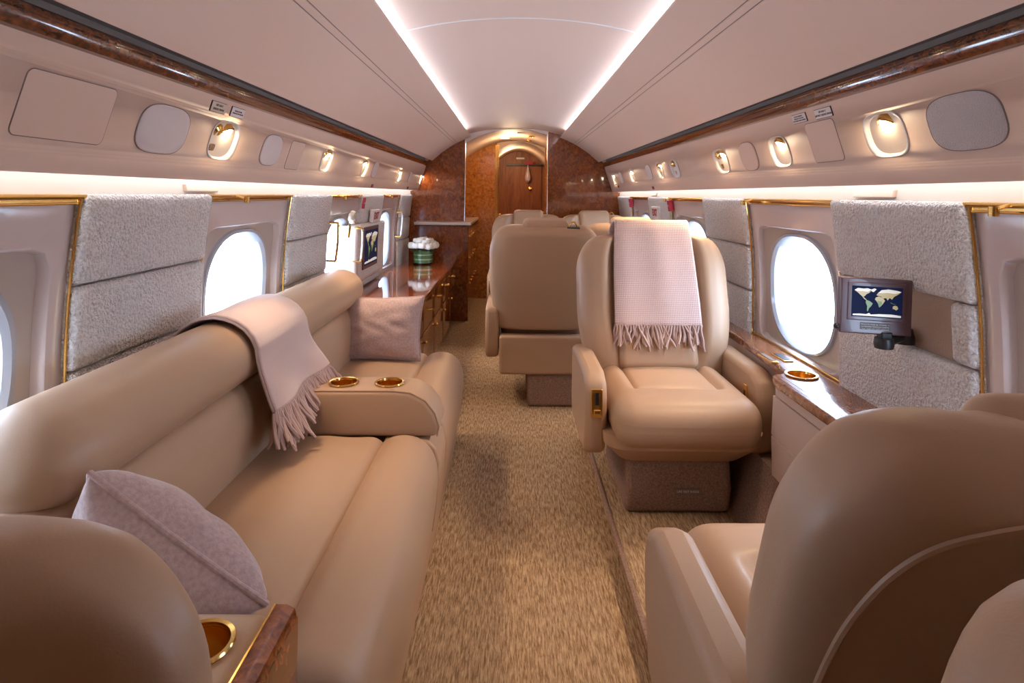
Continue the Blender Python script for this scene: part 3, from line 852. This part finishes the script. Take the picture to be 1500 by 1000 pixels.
for dx, dy, dz in spots:
    obj('rose', rose((fx+dx, fy+dy, fz+dz+rr.uniform(-.008, .008)), .043), rose_m, T, ang=0 or 80)
lm = M()
for i in range(22):
    q = i*2*PI/22 + rr.uniform(-.1, .1); L_ = rr.uniform(.035, .05)
    b0 = (fx + .085*math.cos(q), fy + .085*math.sin(q), fz + .13)
    def lfn(u, v, q=q, L_=L_, b0=b0):
        w = .016*math.sin(PI*min(1, u*.95 + .05))*(v - .5)*2
        return (b0[0] + math.cos(q)*L_*u - math.sin(q)*w, b0[1] + math.sin(q)*L_*u + math.cos(q)*w, b0[2] - .012*u + .004*abs(v-.5))
    lm.add(grid(lfn, 6, 2))
obj('leaf', lm, leafm, T, ang=80)['kind'] = 'stuff'

# ------------------------------------------------------------------ padded panels between the windows
def pad(s, y0, y1, z0, z1, d=.028, r=.016):
    m = rbox((0, (y0+y1)/2, (z0+z1)/2), (d*2, y1-y0, z1-z0), r, 10, (.004, 0, 0))
    return m.map(lambda p: (s*(wx(p[2]) - p[0]), p[1], p[2]))
names = {(-1, 0): 'pale boucle wall panel above the near part of the divan', (-1, 1): 'pale boucle wall panel behind the far end of the divan',
         (-1, 2): 'pale wall panel with exit sign and map screen box, left side', (-1, 3): 'narrow looking pale wall panel next to the left burl partition',
         (1, 0): 'pale boucle wall panel with the monitor recess, right side', (1, 1): 'pale boucle wall panel beside the blanket seat',
         (1, 2): 'pale wall panel carrying the right hand exit sign', (1, 3): 'pale wall panel next to the right burl partition',
         (-1, -1): 'boucle wall panel left of the camera', (1, -1): 'boucle wall panel right of the camera'}
pocket = mat('recess_cloth', (.42, .31, .24), .95, spec=.1)
add_bump(pocket, 200, .6, .004)
for s in (-1, 1):
    for k in range(-1, 4):
        y0, y1 = 1.36 + 1.29*k, min(1.93 + 1.29*k, Y1 - .01)
        T = thing('padded_wall_panel', names[(s, k)], 'wall panel', (s*1.05, (y0+y1)/2, .92), world=True)
        if s == 1 and k == 0:
            for a_ in ((y0, y1, 1.005, 1.243), (y0, y1, .60, .852), (y0, y0 + .075, .856, 1.002), (y1 - .07, y1, .856, 1.002)):
                obj('padding', pad(s, *a_), boucle, T)
            obj('recess_lining', pad(s, y0 + .07, y1 - .06, .85, 1.01, .004, .003), pocket, T)
            obj('hinge_rail', pad(s, y1 - .12, y1 - .10, .90, 1.008, .014, .003), black, T)
        elif s == -1 and k == 2:
            for a_ in ((y0 - .06, y1, 1.045, 1.243), (y0 - .06, y1, .62, .70)):
                obj('padding', pad(s, *a_), boucle, T)
            obj('screen_box', pad(s, y0 - .23, y1 - .02, .675, 1.05, .062, .02), side_fab, T)
            obj('box_face', pad(s, y0 - .20, y1 - .04, .70, 1.045, .067, .012), boucle, T)
        else:
            for a_ in ((.60, .828), (.832, 1.028), (1.032, 1.243)):
                obj('padding', pad(s, y0, y1, *a_), boucle, T)
        if not (s == -1 and k == 2):
            for ye in (y0 - .004, y1 + .004):
                obj('edge_trim', tube([(s*(wx(z) - .012), ye, z) for z in [.60 + .64*i/12 for i in range(13)]], .0034, 8), gold, T)

def wall_mtx(s, y, z, lift):
    Nn = Vector((-s, 0, .0)); 
    sl = -.37*(z - .8)      # dx/dz
    V = Vector((s*sl, 0, 1)).normalized(); U = Vector((0, -s, 0)); Nn = U.cross(V)
    m = Matrix((U, V, Nn)).transposed().to_4x4(); m.translation = Vector((s*wx(z), y, z)) + Nn*lift
    return m
def quad_text(body, size, mt, parent, z, x=0, y=0, name='lettering', **k):
    return obj(name, text_mesh(body, size, **k).mv(x, y, z), mt, parent, ang=0)

# exit signs
for s, y, z, lift, lab in ((-1, 4.16, 1.10, .045, 'white EXIT sign with red letters on the left wall panel'), (1, 4.24, 1.135, .03, 'EXIT sign with red letters on the right wall panel')):
    T = thing('exit_sign', lab, 'sign', mtx=wall_mtx(s, y, z, lift))
    obj('housing', rbox((0, 0, .008), (.20, .088, .024), .006, 4), white, T)
    quad_text('EXIT', .066, red, T, .0208, .004, 0, bold=.0025)
# map graphics ------------------------------------------------------
CONT = [
 (0, [(-.46,.36),(-.40,.42),(-.30,.40),(-.22,.44),(-.12,.40),(-.17,.30),(-.22,.26),(-.25,.20),(-.29,.15),(-.32,.19),(-.36,.24),(-.40,.30)]),
 (3, [(-.47,.38),(-.40,.45),(-.28,.44),(-.20,.46),(-.12,.42),(-.20,.34),(-.32,.35),(-.41,.34)]),
 (3, [(-.13,.42),(-.06,.47),(-.02,.44),(-.08,.34),(-.12,.36)]),
 (0, [(-.29,.16),(-.25,.11),(-.215,.06),(-.225,.05),(-.265,.09),(-.30,.15)]),
 (1, [(-.225,.06),(-.16,.03),(-.09,-.05),(-.12,-.14),(-.165,-.22),(-.185,-.33),(-.205,-.30),(-.20,-.15),(-.235,-.03)]),
 (0, [(-.03,.16),(.03,.20),(.10,.17),(.16,.07),(.11,-.06),(.06,-.16),(.04,-.17),(.02,-.05),(-.02,.05),(-.05,.09)]),
 (1, [(.005,.04),(.09,.04),(.10,-.06),(.06,-.16),(.04,-.17),(.02,-.06)]),
 (0, [(-.02,.24),(.02,.34),(.10,.38),(.22,.42),(.38,.40),(.48,.38),(.42,.30),(.34,.22),(.30,.12),(.25,.17),(.21,.08),(.18,.16),(.12,.14),(.08,.20),(.02,.22)]),
 (3, [(.02,.32),(.08,.42),(.22,.46),(.40,.43),(.49,.39),(.36,.32),(.20,.34),(.10,.32)]),
 (0, [(.32,-.12),(.36,-.08),(.41,-.10),(.43,-.18),(.39,-.24),(.35,-.20),(.32,-.20)]),
 (1, [(.27,.02),(.32,-.02),(.40,-.05),(.34,-.04),(.28,-.01)]),
 (3, [(-.49,-.44),(-.35,-.42),(-.22,-.43),(-.16,-.38),(-.12,-.43),(.05,-.40),(.30,-.39),(.49,-.42),(.49,-.485),(-.49,-.485)]),
]
def map_parts(T, parent, w, h, z, cx=0, cy=0):
    groups = {0: M(), 1: M(), 3: M()}
    for k, poly in CONT:
        pp = [(cx + x*w, cy + y*h) for x, y in poly]
        groups[k].add(prism(pp, z, z + (.0003 if k == 0 else .0005), 'z'))
    obj('landmass', groups[0], land1, parent, ang=0); obj('green_land', groups[1], land2, parent, ang=0); obj('ice_cap', groups[3], ice, parent, ang=0)

T = thing('map_screen', 'upright dark moving map screen set in the left wall panel box', 'screen', mtx=wall_mtx(-1, 4.02, .895, .070))
obj('bezel', rbox((0, 0, .003), (.40, .275, .012), .004, 4), bezel, T)
sc = obj('display', box(-.18, .18, -.115, .115, .0075, .0095), ocean, T)
map_parts(T, sc, .35, .21, .0097)

# swing arm monitor
mm = frame((.925, 1.555, .966), (1, -.06, -.045), (-.10, -1, .04))
T = thing('map_monitor', 'dark framed moving map monitor on a black swing arm by the right window', 'monitor', mtx=mm)
obj('housing', rbox((0, 0, -.008), (.182, .146, .022), .004, 5), bezel, T)
b2 = obj('bezel', rbox((.0, .012, .002), (.150, .100, .006), .0029, 5), bezel, T)
sc = obj('display', box(-.064, .064, -.0285, .0515, .004, .0056), ocean, T)
map_parts(T, sc, .124, .076, .0058, 0, .0115)
pl_ = obj('placard', box(-.040, .036, -.061, -.043, .0025, .0034), black, T)
quad_text('MONITOR MUST BE STOWED IN\nOUTBOARD POSITION DURING\nTAXI, TAKE OFF AND LANDING', .0050, placard_m, pl_, .0037, -.002, -.0535, spacing=1.15, ext=.0002)
obj('knob', sphere((-.094, -.058, -.008), .008), black, T)
inv = mm.inverted()
def loc_(m): return m.map(lambda p: tuple(inv @ Vector(p)))
obj('swing_arm', loc_(tube([(.945, 1.552, .872), (.95, 1.55, .874), (1.0, 1.575, .880), (1.035, 1.60, .884)], .0125, 10).add(lathe([(0, -.012), (.022, -.012), (.024, 0), (.022, .014), (0, .014)], (.945, 1.552, .870), 20)).add(lathe([(0, -.022), (.026, -.022), (.026, -.006), (.02, .018), (0, .018)], (1.022, 1.59, .884), 20))), black, T)
obj('mount', loc_(box(.935, .965, 1.545, 1.57, .872, .90)), black, T, bev=.004)

# grab handles around the left exit windows
for y, z, lab in ((3.262, .985, 'upright grab handle on the near edge of the left exit window'), (3.715, .93, 'upright grab handle on the edge of the map screen box'), (5.17, .985, 'upright grab handle beside the last left window')):
    mt = wall_mtx(-1, y, z, .035 if y != 3.715 else .06)
    T = thing('grab_handle', lab, 'handle', mtx=mt)
    obj('grip', tube([(0, -.10, .03), (0, 0, .034), (0, .10, .03)], .0065, 10), white if y > 3.5 else gold, T)
    for q in (-.105, .105):
        obj('bracket', tube([(0, q, -.02), (0, q, .028), (0, q*.82, .032)], .007, 10), gold, T)

# white bloom in a wall holder
mt = wall_mtx(-1, 3.60, 1.095, .035)
T = thing('wall_bud_vase', 'white bloom in a slim holder by the left exit window', 'flowers', mtx=mt)
obj('holder', lathe([(0, -.09), (.008, -.09), (.011, -.02), (.009, -.02)], (0, 0, 0), 14, False).rot('X', -PI/2).mv(0, -.02, 0), gold, T)
bl = M()
for dx, dy in ((0, .03), (-.026, .016), (.026, .014), (0, .0)):
    bl.add(rose((dx, dy, .01), .027))
obj('bloom', bl, rose_m, T, ang=80)
obj('stem', tube([(0, -.05, 0), (0, -.02, 0), (.004, 0, .004)], .004, 6), leafm, T)

# small red pull placards under the rails
for s, y, z, lab in ((-1, 3.90, 1.19, 'small red placard at the top of the left exit panel'), (1, 3.90, 1.19, 'small red placard on the near edge of the right exit panel'), (1, 5.19, 1.19, 'small red placard on the far right wall panel')):
    T = thing('pull_placard', lab, 'placard', mtx=wall_mtx(s, y, z, .034))
    obj('plate', box(-.016, .016, -.036, .036, -.03, .002), red, T)
    quad_text('PULL', .012, placard_m, T, .0024)

# ------------------------------------------------------------------ right side ledge
T = thing('side_ledge', 'burl topped side ledge under the right hand windows', 'ledge', (.98, 2.0, 0), world=True)
fo = [(1.05, Y0 + .05), (.957, Y0 + .05), (.957, 1.22), (.93, 1.24), (.875, 1.25), (.855, 1.27), (.853, 1.97), (.858, 2.015), (.875, 2.03), (.905, 2.04), (.922, 2.07), (.928, 2.13), (.945, 2.35), (.955, 2.6), (.957, 5.8), (1.05, 5.8)]
top = obj('ledge_top', prism(fo, .612, .646, 'z'), ledgewood, T, bev=.007)
for d in (.018, .024, .034):
    obj('inlay_line', box(.853 + d, .853 + d + .0016, 1.30, 1.98, .6455, .6466), mat('inlay', (.55, .36, .26), .3), T)
cx, cy = .955, 2.01
do_cut(top, lathe([(.047, -.03), (.047, .05)], (cx, cy, .646), 36), (.98, 2.0, 0))
cup(T, cx, cy, .6465, .047, .03)
g = obj('control_panel', rbox((.93, 2.215, .6485), (.032, .12, .008), .0039, 4).rot('Z', .0), gold, T)
obj('buttons', box(.922, .938, 2.17, 2.26, .6522, .6535).mv(-.98, -2.0, 0), gasket, g)
g = obj('control_panel', rbox((.99, 2.23, .6480), (.036, .11, .006), .0029, 4), gold, T)
obj('screen', box(.977, 1.003, 2.185, 2.275, .6507, .652).mv(-.98, -2.0, 0), black, g)
obj('gold_edge', tube([(1.046, Y0 + .1, .650), (1.046, 2, .650), (1.046, 5.7, .650)], .004, 6), gold, T)
obj('lip', box(.872, .885, 1.27, 2.02, .575, .612), side_fab, T)
for i, (ya, yb) in enumerate(((1.26, 1.64), (1.643, 2.035))):
    for (za, zb, xa) in ((.44, .573, .868), (.30, .437, .862)):
        pass
obj('side_panel', prism([(.866, .30), (.862, .435), (.866, .437), (.862, .441), (.868, .573), (.93, .573), (.93, .30)], 1.26, 2.03, 'y'), side_fab, T, bev=.003)
obj('narrow_panel', box(.962, 1.0, Y0 + .1, 1.26, .28, .612).add(box(.962, 1.0, 2.03, 5.8, .28, .612)), side_fab, T)
struct('baseboard_right', prism([(.80, .07), (.885, .30), (1.0, .30), (1.0, .07)], 1.26, 3.05, 'y'), kick, 'brown carpeted kick panel at the foot of the right ledge', 'baseboard')

# ------------------------------------------------------------------ service panel fittings
dish_m = mat('lamp_dish', (.85, .70, .54), .5, spec=.3)
def lab_place(i): return i
lamp_labels = ['glowing oval reading light with air nozzle over the draped divan', 'oval reading light with air nozzle above the second left boucle panel', 'slim lit oval reading light above the left exit window, nearest of three',
   'slim lit oval reading light on the left, second from the burl partition', 'slim lit oval reading light nearest the left burl partition', 'big glowing oval reading light nearest on the right, beside the round mesh speaker',
   'glowing oval reading light between square hatch and blank oval cover', 'glowing reading light with air nozzle above the blanket seat', 'unlit oval air nozzle housing on the right panel', 'small lit reading light right beside the unlit air nozzle housing',
   'small lit oval reading light on the right, second from the burl partition', 'small lit oval reading light nearest the right burl partition']
for (s, y, t, w, h, kind), lab in zip(LAMPS, lamp_labels):
    T = thing('reading_light', lab, 'light', mtx=psu_mtx(s, y, t), group='oval reading lights on the service panels')
    o1, o2, o3 = sup(w, h, 3, 32), sup(w*.97, h*.97, 3, 32), sup(w*.88, h*.88, 3, 32)
    obj('bezel', loft([[(x, q, -.002) for x, q in o1], [(x, q, .003) for x, q in o1], [(x, q, .004) for x, q in o2], [(x, q, -.001) for x, q in o3], [(x, q, -.012) for x, q in o3]], False), white, T, ang=60)
    rings = []
    for f_, zz, sh in ((.88, -.010, 0), (.86, -.016, .0), (.78, -.024, .02), (.6, -.030, .05), (.35, -.033, .08), (.05, -.034, .1)):
        rings.append([(x, q + h*sh*.3, zz) for x, q in sup(w*f_, h*f_, 2.8, 32)])
    obj('dish', loft(rings, True), dish_m if kind != 'vent' else white, T, ang=70)
    if kind != 'vent':
        g = obj('lamp_socket', lathe([(.030, -.012), (.031, .004), (.026, .007), (.024, 0), (.024, -.010)], (0, 0, 0), 24, False).rot('X', .75).mv(-.0 if kind == 'plain' else w*.12, h*.20, -.018), gold, T)
        obj('bulb', sphere((0, 0, 0), (.022, .022, .012), 8).rot('X', .75).mv(-.0 if kind == 'plain' else w*.12, h*.19, -.0165), bulb, g)
    if kind in ('gasper', 'vent'):
        g = obj('air_nozzle', lathe([(.022, -.012), (.024, .002), (.018, .010), (.012, .010), (.010, .002), (0, .002)], (0, 0, 0), 20, False).rot('X', .6).mv(-w*.22, h*.20, -.012), gold, T)
        obj('call_button', prism(rrect(.034, .022, .006, 3), -.02, -.006, 'z').mv(-w*.22, -h*.22, -.004), gold, T)

def ovalthing(name, px, py, w, h, lab, cat, m_, e=3.0, group=None):
    s, y, t = psu_hit(px, py)
    T = thing(name, lab, cat, mtx=psu_mtx(s, y, t), group=group)
    obj('gasket', prism(sup(w*1.03, h*1.03, e, 40), -.003, .0012, 'z'), gasket, T)
    obj('cover', loft([[(x, q, -.002) for x, q in sup(w, h, e, 40)], [(x, q, .002) for x, q in sup(w, h, e, 40)], [(x, q, .004) for x, q in sup(w*.97, h*.96, e, 40)]]), m_, T)
mesh_m, _ = add_bump(mat('speaker_mesh', (.62, .55, .54), .8), 420, .9, .004, 'voronoi')
ovalthing('speaker_cover', 240, 190, .21, .125, 'pale oval speaker cover near the rectangular hatch, upper left', 'speaker', shade_m)
ovalthing('speaker_cover', 397, 220, .165, .115, 'pale oval speaker cover between two lit reading lights, left', 'speaker', shade_m)
ovalthing('speaker_cover', 549, 248, .125, .105, 'slim pale oval cover above the left EXIT sign', 'speaker', shade_m)
ovalthing('speaker_cover', 600, 259, .10, .095, 'small pale oval cover nearest the left burl partition', 'speaker', shade_m)
ovalthing('speaker_cover', 1413, 178, .205, .122, 'large oval mesh speaker at the upper right', 'speaker', mesh_m)
ovalthing('speaker_cover', 1097, 229, .16, .115, 'blank oval cover between two lit reading lights, right', 'speaker', psu_m)
ovalthing('speaker_cover', 951, 252, .14, .105, 'small pale oval cover above the right EXIT sign', 'speaker', shade_m)
ovalthing('speaker_cover', 910, 260, .12, .10, 'smallest pale oval cover near the right burl partition', 'speaker', shade_m)
def hatch(px, py, w, h, lab):
    s, y, t = psu_hit(px, py)
    T = thing('access_hatch', lab, 'hatch', mtx=psu_mtx(s, y, t))
    obj('seam', prism(rrect(w + .004, h + .004, .016), -.002, .0006, 'z'), gasket, T)
    obj('cover', prism(rrect(w, h, .014), -.002, .0012, 'z'), psu_m, T)
hatch(100, 161, .24, .125, 'flush square cornered access hatch at the upper left')
hatch(1207, 207, .165, .125, 'flush square access hatch under the right life raft placards')
hatch(432, 228, .145, .115, 'faint flush access hatch on the left past the middle speaker cover')
def psu_placard(px, py, w, h, txt, size, m_, lab, ink_=ink, lift=.004):
    s, y, t = psu_hit(px, py)
    T = thing('placard', lab, 'placard', mtx=psu_mtx(s, y, t))
    obj('edge', prism(rrect(w, h, .002, 2), -.002, lift - .001, 'z'), ink, T)
    obj('plate', prism(rrect(w - .003, h - .003, .002, 2), 0, lift, 'z'), m_, T, ang=0)
    if txt: quad_text(txt, size, ink_, T, lift + .0004, spacing=1.2, ext=.0003)
psu_placard(1207, 165, .092, .030, 'LIFE RAFT /\nLIFEVEST UNDER DIVAN', .0085, placard_m, 'white life raft placard, nearer one on the right panel')
psu_placard(1172, 173, .088, .030, 'DO NOT OBSTRUCT\nOPEN SEAT AS STATED\nFOR TAKEOFF AND LANDING', .0058, placard_m, 'white three line placard left of the right life raft placard')
psu_placard(319, 157, .085, .032, 'LIFE RAFT\nUNDER DIVAN', .0095, placard_y, 'cream life raft placard, nearer one on the left panel')
psu_placard(347, 165, .085, .032, 'SMOKE AT PORT\nDIVAN LIFE VEST BELOW', .0062, placard_m, 'white two line placard beside the left cream placard')
for px, py, lab in ((545, 272, 'small red mark under the left reading lights, nearer one'), (597, 275, 'small red mark by the left burl partition'), (957, 275, 'small red exit mark on the right panel above the EXIT sign'), (906, 273, 'small red mark on the right panel by the partition')):
    psu_placard(px, py, .05, .022, None, 0, red, lab)
# vent plates on the lit strip above the windows
for s, y, lab in ((-1, 1.90, 'small angled vent plate on the lit strip above the left boucle panel'), (1, 1.73, 'small angled vent plate on the lit strip above the monitor panel'), (1, 4.4, 'farther small vent plate on the right lit strip')):
    mt = Matrix.Translation((s*1.030, y, 1.262))
    T = thing('vent_plate', lab, 'vent', mtx=mt)
    obj('plate', rbox((-s*.004, 0, 0), (.016, .19 if y < 2 else .15, .022), .003, 3).map(lambda p: (p[0] + s*p[2]*.2, p[1], p[2])), psu_m, T)
# gold coat pegs on the rail
for s, y, lab in ((-1, 2.10, 'gold peg on the rail above the window behind the draped throw'), (-1, 3.33, 'gold peg on the rail above the left exit window'), (-1, 4.62, 'gold peg on the rail above the last left window'),
                  (1, 2.56, 'gold peg on the rail between monitor window and blanket seat'), (1, 1.235, 'large gold peg on the rail at the right photo edge'), (1, 3.86, 'gold peg on the rail by the right exit panel')):
    T = thing('coat_peg', lab, 'peg', (s*1.0, y, 1.232))
    obj('arm', tube([(s*.034, .03, .006), (s*.0, 0, .004), (-s*.035, -.01, -.004)], .0045, 8), gold, T)
    obj('knob', lathe([(0, -.010), (.0095, -.010), (.0095, .010), (0, .010)], (-s*.038, -.012, -.008), 16), gold, T)
# ------------------------------------------------------------------ light
W = bpy.data.worlds.new('daylight'); S.world = W; W.use_nodes = True
bg = W.node_tree.nodes['Background']; bg.inputs['Color'].default_value = (.68, .81, 1.0, 1); bg.inputs['Strength'].default_value = 16.0
def setes(m, v):
    m.node_tree.nodes['Principled BSDF'].inputs['Emission Strength'].default_value = v
setes(led, 44); setes(led2, 23); setes(bulb, 190); setes(hall_lamp, 30)

def lamp(name, kind, loc, energy, color, **k):
    d = bpy.data.lights.new(name, kind); d.energy = energy; d.color = color
    for a, b in k.items(): setattr(d, a, b)
    o = bpy.data.objects.new(name, d); o.location = loc; C.objects.link(o)
    return o
WARM = (1.0, .72, .48)
for (s, y, t, w, h, kind) in LAMPS:
    if kind == 'vent' or y > 4.9: continue
    m = psu_mtx(s, y, t, .004)
    tgt = Vector((s*.42, y + .02, .45))
    p = m.translation
    o = lamp('reading_and_added_beam', 'SPOT', p, 46, WARM, spot_size=math.radians(72), spot_blend=1.0, shadow_soft_size=.09)
    o.rotation_euler = (tgt - p).to_track_quat('-Z', 'Y').to_euler()
for yy, en in ((6.5, 11), (8.0, 9)):  # farther one has no fitting, added to brighten the far door
    lamp('passage_lamp_and_fill', 'POINT', (-.05, yy, 1.78), en, (1, .72, .42), shadow_soft_size=.08)
for yy in (-.9,):     # unseen warm beams added behind the camera, without fittings
    for s in (-1, 1):
        m = psu_mtx(s, yy, .5, .01)
        p = m.translation; tgt = Vector((s*.5, yy + .1, .4))
        o = lamp('reading_and_added_beam', 'SPOT', p, 26, WARM, spot_size=math.radians(95), spot_blend=.8, shadow_soft_size=.02)
        o.rotation_euler = (tgt - p).to_track_quat('-Z', 'Y').to_euler()

S.view_settings.view_transform = 'Standard'
S.view_settings.look = 'None'
S.view_settings.gamma = 1
S.view_settings.use_curve_mapping = False
S.view_settings.exposure = -0.08
S.cycles.use_denoising = True
S.cycles.max_bounces = 10
S.cycles.diffuse_bounces = 6
S.cycles.transparent_max_bounces = 12
S.cycles.sample_clamp_indirect = 8

GROUPS = {'club_seat': 'leather club seats', 'throw_pillow': 'felt throw pillows', 'throw_blanket': 'fringed throws', 'padded_wall_panel': 'padded wall panels between the windows',
          'grab_handle': 'grab handles by the left exit windows', 'speaker_cover': 'oval covers on the service panels', 'access_hatch': 'hatches on the service panels', 'placard': 'placards on the service panels',
          'vent_plate': 'vent plates on the lit strip', 'coat_peg': 'gold pegs on the rails', 'exit_sign': 'exit signs', 'pull_placard': 'red placards by the windows'}
for o in S.objects:
    g = GROUPS.get(o.name.split('.')[0])
    if g and o.parent is None and o.get('label') and not o.get('group'): o['group'] = g
    if '_w' in o: del o['_w']
